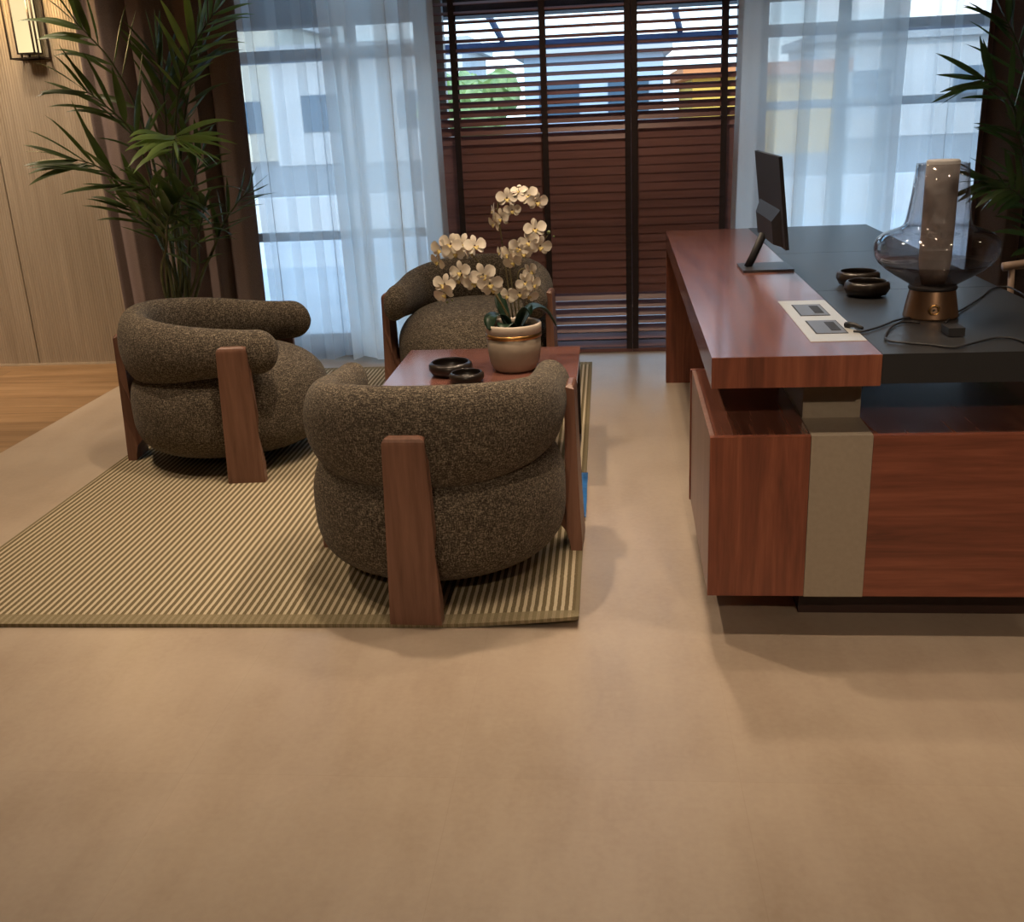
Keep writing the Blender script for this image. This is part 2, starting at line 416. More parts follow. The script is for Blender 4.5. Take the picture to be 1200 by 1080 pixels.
def make_chair():
    e = empty('armchair')
    obj('seat', seat_mesh(), F_CH, e, smooth=True)
    obj('backrest', ring_mesh(), F_CH, e, smooth=True)
    # low plinth carrying the seat, between the legs
    obj('seat_base', lathe(nb(), [(0,.035),(.20,.035),(.20,.10),(0,.10)], 40), M_BLACK, e)
    for ang, oy in ((-90, 0), (0, .158), (180, .158)):
        l = obj('leg', leg_mesh(), W_CH, e, bevel=.005, seg=3, smooth=False); l.rotation_euler = (0, 0, ang*PI/180); l.location = (-.010*math.cos(ang*PI/180), oy, 0)
    for ang in (-90, 26, 154):
        M = Matrix.Rotation(ang*PI/180, 4, 'Z'); obj('support_bar', box(nb(), (.15, -.02, .085), (.345, .02, .115), 0, M), M_BLACK, e)
    return e
ch = make_chair(); ch.location = (-.522, 2.935, RZ); ch.rotation_euler = (0, 0, -2.5*PI/180)
G = 'barrel armchairs around the coffee table'
tag(ch, 'olive tweed barrel armchair nearest the front edge of the rug, seen from behind', 'armchair', G)
c2 = copy_tree(ch); c2.location = (-1.615, 4.085, RZ); c2.rotation_euler = (0, 0, -85*PI/180)
c2['label'] = 'olive tweed barrel armchair on the left beside the palm, facing the desk'
c3 = copy_tree(ch); c3.location = (-.655, 5.0, RZ); c3.rotation_euler = (0, 0, 176*PI/180)
c3['label'] = 'olive tweed barrel armchair behind the white orchid in front of the wooden blinds'

# ------------------------------------------------------------------ coffee table and what is on it
TZ = .40
e = empty('coffee_table', (-.48, 3.90, RZ)); tag(e, 'low square coffee table with reddish walnut top and dark frame legs on the rug', 'coffee table')
def rel(a, b, c=(-.48, 3.90, RZ)): return tuple(a[i]-c[i] for i in range(3)), tuple(b[i]-c[i] for i in range(3))
obj('tabletop', box(nb(), *rel((-.842, 3.58, TZ-.028), (-.12, 4.245, TZ))), W_TB, e, bevel=.002)
for sx in (-.80, -.134):
    b = nb()
    for yy in (3.77, 4.20): box(b, *rel((sx-.012, yy-.012, RZ), (sx+.012, yy+.012, TZ-.028)))
    box(b, *rel((sx-.012, 3.782, RZ), (sx+.012, 4.188, RZ+.02)))
    obj('leg_frame', b, M_DKMET, e)
def bowl(r, h, loc, label, cat='bowl', group=None, sx=1, rz=0):
    o = obj('bowl', lathe(nb(), [(0,0),(.6*r,0),(.86*r,.12*h),(r,.5*h),(.97*r,.82*h),(.86*r,h),(.80*r,.97*h),(.87*r,.75*h),(.88*r,.5*h),(.7*r,.22*h),(0,.16*h)], 48), M_BOWL, smooth=True)
    o.location = loc; o.scale = (sx, 1, 1); o.rotation_euler = (0, 0, rz)
    tag(o, label, cat, group); return o
bowl(.085, .052, (-.605, 3.80, TZ), 'larger dark ceramic bowl on the coffee table, left of the orchid pot', group='dark bowls on the coffee table')
bowl(.066, .040, (-.527, 3.675, TZ), 'smaller dark ceramic bowl on the coffee table, in front of the larger one', group='dark bowls on the coffee table')

# potted orchid
PC = V((-.362, 3.86, TZ))
orc = empty('potted_orchid', PC); tag(orc, 'white moth orchid in a taupe pot with gold band on the coffee table', 'plant')
pot = obj('pot', lathe(nb(), [(0,0),(.070,0),(.084,.010),(.096,.035),(.102,.08),(.105,.148),(.096,.148),(.094,.13),(0,.13)], 56), M_POT, orc, smooth=True)
obj('pot_rim', lathe(nb(), [(.104,.148),(.107,.150),(.108,.178),(.105,.184),(.099,.184),(.096,.178),(.096,.148)], 56, close=True), M_RIM, orc, smooth=True)
obj('gold_band', lathe(nb(), [(.1030,.132),(.1068,.132),(.1075,.148),(.1040,.148)], 56, close=True), M_BRASS, orc, smooth=True)
obj('soil', lathe(nb(), [(0,.17),(.05,.168),(.0955,.158),(.0955,.14),(0,.14)], 40), M_SOIL, orc, smooth=True)
def strap_leaf(bm, P, W, cup=.25, n=6):
    """broad leaf along control points P, half-width W at its widest"""
    C = crom(P, 6); N = len(C); rows = []
    for i, p in enumerate(C):
        t = (C[min(i+1, N-1)]-C[max(i-1, 0)]).normalized(); s = t.cross(V((0, 0, 1)))
        if s.length < .05: s = V((1, 0, 0))
        s.normalize(); nrm = s.cross(t); u = i/(N-1)
        w = W*(math.sin(PI*min(1, .12+u*.88))**.6 if u < 1 else 0)
        rows.append([bm.verts.new(p+s*w*k/2+nrm*(abs(k)/2)**2*w*cup) for k in (-2, -1, 0, 1, 2)])
    for A, B in zip(rows, rows[1:]):
        for k in range(4): bm.faces.new((A[k], A[k+1], B[k+1], B[k]))
def add_solid(o, th): 
    md = o.modifiers.new('solid', 'SOLIDIFY'); md.thickness = th; return o
for P, W in (([(0,0,.15),(-.04,-.02,.21),(-.075,-.05,.215),(-.085,-.075,.17)], .036),
             ([(.01,0,.15),(.04,-.02,.22),(.06,-.03,.245),(.072,-.035,.215)], .030),
             ([(.02,.01,.15),(.07,.03,.225),(.12,.045,.215),(.165,.05,.150)], .050),
             ([(-.02,.02,.15),(-.05,.05,.24),(-.06,.07,.29)], .026),
             ([(0,-.02,.15),(-.02,-.07,.19),(-.03,-.10,.175)], .034)):
    b = nb(); strap_leaf(b, P, W); add_solid(obj('leaf', b, M_ORL, orc, smooth=True), .0025)
def flower_bm(sc=1.0):
    bm = nb()
    def petal(ang, L, Wd, z0=0.0, mi=0, lift=.12):
        rows = []
        for i in range(6):
            u = i/5; w = Wd*math.sin(PI*(.10+.86*u))**.75*(.5+.6*u if u < .8 else .98)
            r_ = .004+L*u
            rows.append([(r_, w*k, z0+lift*L*math.sin(u*2.2)+abs(k)*w*.12) for k in (-1, -.5, 0, .5, 1)])
        M = Matrix.Rotation(ang, 3, 'Z')
        vr = [[bm.verts.new(M @ V(p)*sc) for p in R_] for R_ in rows]
        for A, B in zip(vr, vr[1:]):
            for k in range(4): bm.faces.new((A[k], A[k+1], B[k+1], B[k])).material_index = mi
    petal(PI/2, .038, .015, -.002); petal(PI/2+2.25, .036, .014, -.002); petal(PI/2-2.25, .036, .014, -.002)
    petal(.18, .043, .027, .002); petal(PI-.18, .043, .027, .002)
    petal(-PI/2, .016, .007, .006, 1, .5); petal(-PI/2+.9, .010, .005, .006, 1, .8); petal(-PI/2-.9, .010, .005, .006, 1, .8)
    return bm
FL = flower_bm(); 
_t = obj('flower', FL, [M_PET, M_LIP], None, smooth=True); FLM = _t.data; bpy.data.objects.remove(_t)
rnd = random.Random(11)
def spike(stem_px, flowers, bud=None, y0=3.86):
    """stem: list of (x, y, depth offset); flowers: (x, y, depth offset, yaw deg, pitch deg, size)"""
    b = nb(); P = [at(x, y, y0+d)-PC for x, y, d in stem_px]
    C = crom(P, 6); tube(b, C, lambda u: .0030*(1-.45*u), 7)
    sp = obj('flower_spike', b, M_ORS, orc, smooth=True)
    for x, y, d, yw, pt, sc in flowers:
        p = at(x, y, y0+d)-PC
        o = bpy.data.objects.new('flower', FLM); COL.objects.link(o); o.parent = sp
        q = Matrix.Rotation(yw*PI/180, 3, 'Z') @ Matrix.Rotation((90-pt)*PI/180, 3, 'X') @ Matrix.Rotation(rnd.uniform(-.5, .5), 3, 'Z')
        o.location = p; o.rotation_euler = q.to_euler(); o.scale = (sc*.85,)*3
        # short flower stalk
        near = min(C, key=lambda c: (c-p).length)
        bs = nb(); tube(bs, [near, (near+p)/2+V((0, .004, .004)), p-(q @ V((0, 0, 1)))*.002], .0014, 5); k = obj('flower_stalk', bs, M_ORS, sp, smooth=True)
    if bud:
        for x, y, d, r_ in bud:
            bb = nb(); bmesh.ops.create_icosphere(bb, subdivisions=2, radius=r_, matrix=Matrix.Translation(at(x, y, y0+d)-PC))
            obj('bud', bb, simple('orchid_bud_green', (.16,.20,.07), .5), sp, smooth=True)
spike([(601,372,0),(592,310,0),(584,250,0),(585,235,0),(596,223,0),(612,219,0),(628,226,0),(634,240,0)],
      [(594,232,-.015,8,10,1.05),(608,224,-.01,-10,40,.8),(619,229,-.02,-5,20,1.0),(629,236,-.02,25,0,1.05),(579,247,-.01,-75,5,.85),(588,255,-.02,-35,-5,1.0),(580,262,-.01,-55,-15,.9),(600,246,-.01,10,0,.85)])
spike([(606,374,.01),(600,335,.0),(598,310,0),(604,300,0),(622,290,-.01),(636,282,-.01),(643,274,-.01)],
      [(627,268,-.02,5,15,1.1),(620,283,-.03,-10,5,1.1),(608,290,-.03,5,0,1.05),(633,288,-.03,20,-5,1.1),(597,298,-.02,-35,0,1.0),(601,306,-.04,-10,-20,.95),(613,296,-.03,10,-10,.95),(587,296,-.01,-60,0,.7)],
      [(643,272,-.01,.007),(649,277,-.01,.004)])
spike([(609,374,.0),(607,345,0),(607,322,.01),(612,315,.01),(622,316,0),(628,326,-.01)],
      [(620,318,-.01,40,10,.9),(615,330,-.03,10,0,.95),(624,333,-.03,50,0,1.0),(609,343,-.03,0,-10,1.0),(620,345,-.02,20,-20,.95),(596,346,-.01,-25,0,.9)])
spike([(598,373,-.01),(582,345,-.01),(568,316,-.01),(555,300,-.02),(546,287,-.02),(530,282,-.02),(516,290,-.02),(511,302,-.02)],
      [(556,288,-.03,30,20,1.15),(541,285,-.03,5,15,1.1),(528,286,-.04,-5,10,1.15),(517,292,-.04,-25,0,1.1),(514,306,-.03,-40,-15,.95),(534,296,-.03,0,-10,1.0),(550,296,-.03,65,0,.85)])
spike([(596,373,-.02),(585,352,-.02),(572,334,-.02),(556,322,-.03),(540,320,-.03),(526,332,-.03),(519,345,-.03)],
      [(566,322,-.05,5,5,1.3),(574,332,-.05,15,-5,1.25),(556,330,-.05,-5,-5,1.15),(577,338,-.04,25,-20,1.0),(540,318,-.05,-20,5,1.15),(538,327,-.04,-10,-20,.9),(521,333,-.05,-10,10,1.15),(521,343,-.05,-20,-15,1.15)],
      [(524,354,-.04,.005),(530,352,-.04,.004)])

# blue bag on the rug under the table
b = nb(); N = 14; vs = {}
for i in range(N+1):
    for j in range(N+1):
        u, v = i/N, j/N; x = -.30+.213*u; y = 3.28+.455*v
        z = RZ+.004+.022*(math.sin(PI*u)*math.sin(PI*v))**.6*(1+.35*math.sin(9*u+5*v)+.25*math.sin(14*v-6*u))
        vs[i, j] = b.verts.new((x, y, z))
for i in range(N):
    for j in range(N): b.faces.new((vs[i, j], vs[i+1, j], vs[i+1, j+1], vs[i, j+1]))
r_ = bmesh.ops.extrude_face_region(b, geom=list(b.faces))
for v in [g for g in r_['geom'] if isinstance(g, bmesh.types.BMVert)]: v.co.z = RZ+.001
tag(obj('plastic_bag', b, M_BLUE, smooth=False, origin=(-.2, 3.5, RZ)), 'flat blue plastic bag lying on the rug under the right side of the coffee table', 'bag')

# ------------------------------------------------------------------ executive desk (turned a little: 0.8 degrees)
DO = V((.247, 2.453, 0)); DR = -.0148
dk = empty('executive_desk', DO, DR); tag(dk, 'large walnut executive desk with black leather half top and grey metal band on the pedestal', 'desk')
L, Wd, WB = 2.735, .955, .3985
obj('wood_top', box(nb(), (0, 0, .681), (WB, L, .758)), [W_DY], dk, bevel=.0015)
# cross-grain lipping across the front end
obj('end_lipping', box(nb(), (0.001, -.0025, .6815), (WB, -.0002, .7575)), W_DZ, dk)
b = nb()
for y0, y1 in ((0, .893), (.8955, 1.79), (1.7925, L)): box(b, (WB+.001, y0, .686), (Wd, y1, .7585))
obj('leather_top', b, M_LEATHER, dk, bevel=.0025)
obj('leg_panel', box(nb(), (.002, L-.05, 0), (Wd-.03, L-.003, .681)), W_DZ, dk, bevel=.001)
# pedestal
ped = obj('pedestal', box(nb(), (.012, .019, .126), (Wd-.05, .70, .555)), [W_DY], dk)
obj('pedestal_end_panel', box(nb(), (.0, 0, .124), (.2435, .018, .5555)), W_DZ, dk, bevel=.0008)
obj('pedestal_front_panel', box(nb(), (.3925, 0, .124), (Wd-.045, .018, .5555)), W_DX, dk, bevel=.0008)
obj('pedestal_back_panel', box(nb(), (-.004, .70, .124), (Wd-.04, .72, .5555)), W_DZ, dk)
obj('pedestal_side_lipping', box(nb(), (.0, .019, .126), (.0115, .699, .5552)), wood('pedestal_side_veneer', (.16,.085,.07), (.24,.14,.115), (.29,.18,.15), 'Z', .35), dk)
b = nb(); box(b, (.2445, -.0015, .123), (.3915, .018, .5575)); box(b, (.2445, .018, .5555), (.3915, .72, .5575)); obj('metal_band', b, M_GREY, dk)
obj('post', box(nb(), (.247, .155, .5575), (.3915, .56, .681)), M_GREY, dk)
obj('plinth', box(nb(), (.26, .15, 0), (Wd-.10, .62, .126)), simple('dark_plinth_wood', (.035,.014,.010), .5), dk)
# socket plate let into the top
plate = nb(); box(plate, (.258, .150, .757), (.3965, .728, .7595)); pl = obj('socket_plate', plate, M_PLATE, dk, bevel=.001)
for y0 in (.242, .486):
    s = obj('socket_flap', box(nb(), (.290, y0, .7595), (.366, y0+.168, .7612)), M_FLAP, pl, bevel=.0006)
    obj('socket_slot', box(nb(), (.332, y0+.03, .7612), (.357, y0+.14, .7620)), M_BLACK, pl)
    fr = nb()
    for a_, b_ in (((.287, y0-.003), (.290, y0+.171)), ((.366, y0-.003), (.369, y0+.171)), ((.29, y0-.003), (.366, y0)), ((.29, y0+.168), (.366, y0+.171))):
        box(fr, (*a_, .7595), (*b_, .7604))
    obj('socket_gap', fr, M_BLACK, pl)

DZ = .7590
# monitor standing on the desk, screen toward the sitter's side (+X)
mo = empty('monitor', (.570, 3.85, DZ)); tag(mo, 'slim black monitor on a slanted stand, seen edge-on at the desk', 'monitor')
def mrel(x, y, z): return (x-.570, y-3.85, z-DZ)
obj('stand_base', box(nb(), mrel(.485, 3.765, DZ), mrel(.665, 3.955, DZ+.008)), simple('dark_grey_stand', (.055,.055,.065), .35, .3), mo, bevel=.003)
b = nb(); tube(b, [mrel(.512, 3.86, DZ+.006), mrel(.530, 3.86, .80), mrel(.566, 3.86, .885)], .009, 12, 1.6); obj('stand_arm', b, M_BLACK, mo, smooth=True)
Mt = Matrix.Translation(mrel(.602, 3.84, .862)) @ Matrix.Rotation(-6.5*PI/180, 4, 'Y')
sc_ = obj('screen_body', box(nb(), (-.006, -.285, 0), (.006, .285, .305), 0, Mt), M_BLACK, mo, bevel=.0025)
obj('screen_face', box(nb(), (.0061, -.279, .010), (.0072, .279, .299), 0, Mt), M_SCREEN, sc_)
b = nb(); box(b, (-.032, -.24, .004), (-.0062, .24, .13), 0, Mt)
for v in b.verts:
    q = Mt.inverted() @ v.co
    if q.x < -.02: q.y *= .8; q.z = q.z*.62+.01; v.co = Mt @ q
obj('rear_housing', b, M_BLACK, mo, bevel=.006)

# two bowls on the leather
bowl(.0685, .046, (.792, 3.235, DZ), 'dark ceramic bowl on the desk leather, the nearer of the pair beside the glass lamp', group='dark bowls on the desk')
bowl(.0690, .046, (.812, 3.440, DZ), 'dark ceramic bowl on the desk leather, the farther of the pair beside the glass lamp', group='dark bowls on the desk')

# glass table lamp
LC = V((.881, 2.885, DZ))
lp = empty('table_lamp', LC); tag(lp, 'smoked glass table lamp with frosted inner tube and bronze foot on the desk', 'lamp')
ft = obj('lamp_foot', lathe(nb(), [(0,0),(.070,0),(.072,.004),(.066,.04),(.059,.076),(.0,.076)], 56), M_LBASE, lp, smooth=False)
ft.modifiers.new('e', 'EDGE_SPLIT').split_angle = .6
for p in ft.data.polygons: p.use_smooth = True
obj('foot_collar', lathe(nb(), [(.0,.0762),(.062,.0762),(.064,.081),(.062,.086),(0,.086)], 48), M_BLACK, lp, smooth=True)
def shell(prof, th=.0025):
    o = [(r+0, z) for r, z in prof]; i = [(max(r-th, .001), z) for r, z in reversed(prof)]
    return o+i
low = [(.058,.087),(.072,.096),(.100,.113),(.128,.132),(.146,.148)]
up = [(.146,.148),(.156,.164),(.160,.182),(.159,.200),(.152,.214),(.138,.225),(.114,.234),(.094,.241),(.086,.250),(.082,.262),(.073,.325),(.0655,.405)]
obj('lower_glass', lathe(nb(), shell(low), 72, close=True), GL_SMD, lp, smooth=True)
obj('glass_shade', lathe(nb(), shell(up), 72, close=True), GL_SM, lp, smooth=True)
obj('inner_tube', lathe(nb(), [(0,.088),(.030,.088),(.038,.12),(.042,.16),(.042,.41),(.039,.414),(.0,.414)], 48), M_FROST, lp, smooth=True)
b = nb()
for k in range(24):
    a = 2*PI*k/24; c, s = math.cos(a), math.sin(a)
tube(b, [(.012*math.cos(2*PI*k/20)-.012, -.071, .030+.012*math.sin(2*PI*k/20)) for k in range(21)], .0028, 8, 1, False)
obj('cable_grommet', b, M_BRASS, lp, smooth=True)
# lamp cable lying over the desk
zt = DZ+.004
def atz(x, y, z):
    d = FW + RR*((x-600)/FPX) - UU*((y-540)/FPX); return V((0, 0, CH)) + d*((z-CH)/d.z)
cb = empty('lamp_cable', atz(1045, 385, DZ)); tag(cb, 'thin black cable looping over the desk leather from the lamp to the socket plate', 'cable')
oc = V(cb.location)
b = nb(); P = [atz(x, y, zt) for x, y in ((1000,388),(1012,388),(1030,383),(1048,376),(1065,372),(1085,371),(1092,371))]
P[-1] = LC+V((-.012,-.071,.030)); P[-2] = P[-2]+V((0,-.01,.006))
tube(b, [p-oc for p in crom(P, 6)], .0028, 8)
P = [atz(x, y, zt) for x, y in ((1078,378),(1060,377),(1046,382),(1038,392),(1041,399),(1065,402),(1090,404),(1118,407),(1140,402),(1165,396),(1185,396),(1203,401),(1225,404))]
tube(b, [p-oc for p in crom(P, 6)], .0028, 8)
P = [atz(x, y, zt) for x, y in ((1108,378),(1118,368),(1130,361),(1150,348),(1163,338),(1180,336),(1196,343),(1215,356))]
tube(b, [p-oc for p in crom(P, 6)], .0028, 8)
P = [LC+V((.050,-.052,.006)), LC+V((.055,-.075,.004)), atz(1117, 385, zt)]
obj('cord', b, M_BLACK, cb, smooth=True)
b = nb(); q = atz(1000, 386, DZ); tube(b, [q-oc+V(p) for p in ((-.012,.030,.006),(-.004,.018,.010),(.006,.006,.010),(.014,-.004,.007),(.022,-.010,.005))], lambda u: .009*(1-.55*u), 10); obj('plug', b, M_BLACK, cb, smooth=True)
b = nb(); q = atz(1117, 392, DZ); box(b, tuple(q-oc+V((-.020,-.026,.001))), tuple(q-oc+V((.020,.034,.022)))); obj('dimmer_switch', b, M_BLACK, cb, bevel=.006, seg=3)

# desk chair beyond the desk: only its arm reaches into the picture
dc = empty('desk_chair', (1.63, 3.64, 0), -PI/2); tag(dc, 'desk chair with a pale tan curved arm behind the right side of the desk', 'chair')
b = nb()
arm = crom([(-.36,-.16,.715),(-.36,.02,.735),(-.33,.20,.765),(-.22,.33,.80),(0,.38,.82),(.22,.33,.80),(.33,.20,.765),(.36,.02,.735),(.36,-.16,.715)], 6)
tube(b, arm, .021, 12, .8); obj('arm_rail', b, M_TAN, dc, smooth=True)
M_BRL = simple('dark_brown_leather', (.045,.026,.022), .5, 0, .1, 60)
b = nb(); N = 20; A_ = []; B_ = []
for k in range(N+1):
    a = PI*k/N; x, y = .33*math.cos(a), .02+.33*math.sin(a); A_.append((x, y)); 
rows = [[b.verts.new((x*s, .02+(y-.02)*s, z)) for x, y in A_] for s, z in ((.93,.40),(1,.50),(1,.62),(.985,.70),(.90,.70),(.90,.50),(.84,.40))]
for R0, R1 in zip(rows, rows[1:]+rows[:1]):
    for k in range(N): b.faces.new((R0[k], R0[k+1], R1[k+1], R1[k]))
for k in (0, N): b.faces.new([R_[k] for R_ in rows])
obj('backrest', b, M_BRL, dc, smooth=True)
obj('seat', box(nb(), (-.29, -.26, .38), (.29, .25, .47)), M_BRL, dc, bevel=.03, seg=4, smooth=True)
for x, y in ((-.27,-.2), (.27,-.2), (-.24,.22), (.24,.22)):
    b = nb(); tube(b, [(x*1.12, y*1.1, 0), (x, y, .40)], lambda u: .014+.006*u, 12); obj('leg', b, M_TAN, dc, smooth=True)
b = nb()
for x in (-.345, .345): tube(b, [(x, -.12, .44), (x*1.03, -.13, .715)], .012, 10)
for x in (-.345, .345): tube(b, [(x, -.12, .44), (x*.8, -.12, .43)], .012, 10)
obj('arm_support', b, M_TAN, dc, smooth=True)

# ------------------------------------------------------------------ curtains
def cloth(name, top, bot, z0, z1, folds, amp, mat, seed, parent=None, drift=0.0, th=0):
    """pleated sheet between x-range top=(x0,x1) at z1 and bot=(x0,x1) at z0"""
    rn = random.Random(seed); bm = nb(); NX = folds*10; NZ = 24
    ph = []; acc = 0
    wgt = [rn.uniform(.5, 1.6) for _ in range(folds)]; tot = sum(wgt); am = [rn.uniform(.45, 1.25) for _ in range(folds)]
    rows = []
    for j in range(NZ+1):
        v = j/NZ; z = z1+(z0-z1)*v; r_ = []
        x0 = top[0]+(bot[0]-top[0])*v; x1 = top[1]+(bot[1]-top[1])*v
        for i in range(NX+1):
            u = i/NX; f = u*folds; k = min(folds-1, int(f)); fr = f-k
            ux = (sum(wgt[:k])+wgt[k]*fr)/tot
            a = amp*am[k]*(.75+.35*v)
            y = -a*math.sin(PI*fr)*(1 if k % 2 else -1) + .012*math.sin(5*ux+3*v+seed)
            xs = .35*a*math.sin(2*PI*fr)*(1 if k % 2 else .6)
            zb = z + (0.012*math.sin(11*ux+seed) if j == NZ else 0)
            r_.append(bm.verts.new((x0+(x1-x0)*ux+xs+drift*math.sin(PI*v)*.5, y, zb)))
        rows.append(r_)
    for A, B in zip(rows, rows[1:]):
        for i in range(NX): bm.faces.new((A[i], A[i+1], B[i+1], B[i]))
    return bm
def hang(name, y, top, bot, z0, z1, folds, amp, mat, seed, label, cat, group=None, th=0, drift=0):
    bm = cloth(name, top, bot, z0, z1, folds, amp, mat, seed, drift=drift)
    o = obj(name, bm, mat, smooth=True); o.location = (0, y, 0)
    if th: md = o.modifiers.new('solid', 'SOLIDIFY'); md.thickness = th; md.offset = 0
    tag(o, label, cat, group); return o
ZT = 2.72
hang('drape', 5.73, (-2.83, -1.93), (-2.80, -1.96), .015, ZT, 8, .06, F_DRAPE, 3, 'heavy mauve brown drape at the left behind the palm', 'curtain', 'heavy drapes', .004)
hang('drape', 5.73, (1.93, 2.75), (1.90, 2.75), .015, ZT, 8, .06, F_DRAPE, 8, 'heavy mauve brown drape at the right edge beside the second palm', 'curtain', 'heavy drapes', .004)
hang('sheer_curtain', 5.84, (-1.98, -1.42), (-1.97, -1.42), .02, ZT, 9, .032, SH_G, 5, 'thin grey mesh sheer curtain panel next to the left drape', 'curtain', 'sheer curtains')
hang('sheer_curtain', 5.77, (-1.52, -.895), (-1.49, -.875), .02, ZT, 7, .045, SH_W, 12, 'white voile sheer curtain panel left of the wooden blinds', 'curtain', 'sheer curtains')
hang('sheer_curtain', 5.77, (.70, 1.56), (.655, 1.50), .02, ZT, 9, .045, SH_W, 21, 'white voile sheer curtain panel right of the wooden blinds, behind the desk', 'curtain', 'sheer curtains')
hang('sheer_curtain', 5.84, (1.42, 1.97), (1.44, 1.95), .02, ZT, 8, .032, SH_G, 31, 'thin grey mesh sheer curtain panel next to the right drape', 'curtain', 'sheer curtains')
def rail(x0, x1, label):
    e = empty('curtain_rail', ((x0+x1)/2, 5.79, ZT)); tag(e, label, 'curtain rail', 'curtain rails')
    w = (x1-x0)/2; obj('rail', box(nb(), (-w, -.09, .03), (w, .09, .05)), M_DKMET, e)
    b = nb()
    for i in range(9): x = -w+.1+i*(2*w-.2)/8; box(b, (x-.006, -.006, .05), (x+.006, .006, CZ-ZT))
    obj('bracket', b, M_DKMET, e)
rail(-2.9, -.88, 'curtain rail above the left curtains'); rail(.68, 2.8, 'curtain rail above the right curtains')

# ------------------------------------------------------------------ venetian blinds
def blind(x0, x1, zt, tapes, label):
    y = 5.90; cx = (x0+x1)/2
    e = empty('venetian_blind', (cx, y, 0)); tag(e, label, 'blind', 'wooden blinds')
    b = nb(); p, w = .0465, .050; z = .045; rn = random.Random(int(x1*100))
    while z < 2.60:
        if z < .135: th = 34
        elif z < .33: th = 46 + (z-.135)/.195*6
        elif z < zt: th = 85
        else:
            u = min(1, (z-zt)/.36); th = 68-48*u**.75
        if z > .33 and z < zt: th += rn.uniform(-1, 1)
        M = Matrix.Translation((0, 0, z)) @ Matrix.Rotation(th*PI/180, 4, 'X') @ Matrix.Rotation(rn.uniform(-.0015, .0015), 4, 'Y')
        box(b, (x0-cx, -w/2, -.0013), (x1-cx, w/2, .0013), 0, M); z += p
    obj('slats', b, W_BL, e)
    for tx in tapes:
        b = nb(); box(b, (tx-cx-.016, -.032, .02), (tx-cx+.016, -.0305, 2.6)); box(b, (tx-cx-.016, .0305, .02), (tx-cx+.016, .032, 2.6)); obj('ladder_tape', b, M_TAPE, e)
    obj('bottom_rail', box(nb(), (x0-cx, -.026, .002), (x1-cx, .026, .022)), W_BL, e, bevel=.003)
    obj('head_rail', box(nb(), (x0-cx, -.03, 2.60), (x1-cx, .022, 2.66)), W_BL, e)
blind(-.925, .1365, 1.205, (-.812, -.330, .1195), 'wide wooden venetian blind on the left, behind the orchid, upper slats open')
blind(.1385, .755, 1.245, (.1555, .632), 'narrower wooden venetian blind on the right, beside the desk, upper slats open')

# ------------------------------------------------------------------ wall sconce
sx, sz = -3.160, 1.74
sc = empty('wall_sconce', (sx, WY-.03, sz)); tag(sc, 'black framed wall lantern with glowing cream glass at the top left', 'wall lamp')
D = .13; Hh = .62; hw = .086; t_ = .008
b = nb()
for x in (-hw, hw-t_):
    for y in (-D, -.012): box(b, (x, y, 0), (x+t_, y+t_, Hh))
for z in (0, Hh-t_):
    for y in (-D, -.012): box(b, (-hw, y, z), (hw, y+t_, z+t_))
    for x in (-hw, hw-t_): box(b, (x, -D, z), (x+t_, -.004, z+t_))
obj('outer_frame', b, M_DKMET, sc)
b = nb(); iw, i0, i1 = .052, -.108, -.022
for x in (-iw, iw-.008):
    for y in (i0, i1-.008): box(b, (x, y, .030), (x+.008, y+.008, Hh-.03))
for z in (.026, Hh-.036): box(b, (-iw, i0, z), (iw, i1, z+.008))
box(b, (-.004, i0+.03, 0.008), (.004, i0+.038, .03)); box(b, (-.03, -.024, .05), (.03, 0, Hh-.05))
obj('inner_frame', b, M_DKMET, sc)
obj('glass_panel', box(nb(), (-iw+.004, i0+.004, .035), (iw-.004, i1-.004, Hh-.04)), M_GLOW, sc)

# ------------------------------------------------------------------ palms
def leaflet(bm, p, d, side, L, W, droop=.35, mi=0):
    """one long pointed leaflet from p in direction d"""
    d = d.normalized(); n = 6; rows = []; w0 = side.normalized()
    q = p.copy(); dd = d.copy()
    for i in range(n+1):
        u = i/n; w = W*(math.sin(PI*min(1, u**.75*.97+.03)))**.8
        cr = dd.cross(V((0, 0, 1)))
        if cr.length < .15: cr = w0
        cr = (cr.normalized()*.7+w0*.5).normalized()
        rows.append((q.copy(), cr*w, dd.cross(cr).normalized()*w*.35))
        dd = (dd+V((0, 0, -droop*.30*u))).normalized(); q = q+dd*L/n
    vr = []
    for i, (c, s, k) in enumerate(rows):
        if i == n: vr.append([bm.verts.new(c)])
        else: vr.append([bm.verts.new(c-s+k), bm.verts.new(c), bm.verts.new(c+s+k)])
    for A, B in zip(vr, vr[1:]):
        if len(B) == 3:
            f1 = bm.faces.new((A[0], A[1], B[1], B[0])); f2 = bm.faces.new((A[1], A[2], B[2], B[1]))
        else:
            f1 = bm.faces.new((A[0], A[1], B[0])); f2 = bm.faces.new((A[1], A[2], B[0]))
        f1.material_index = f2.material_index = mi
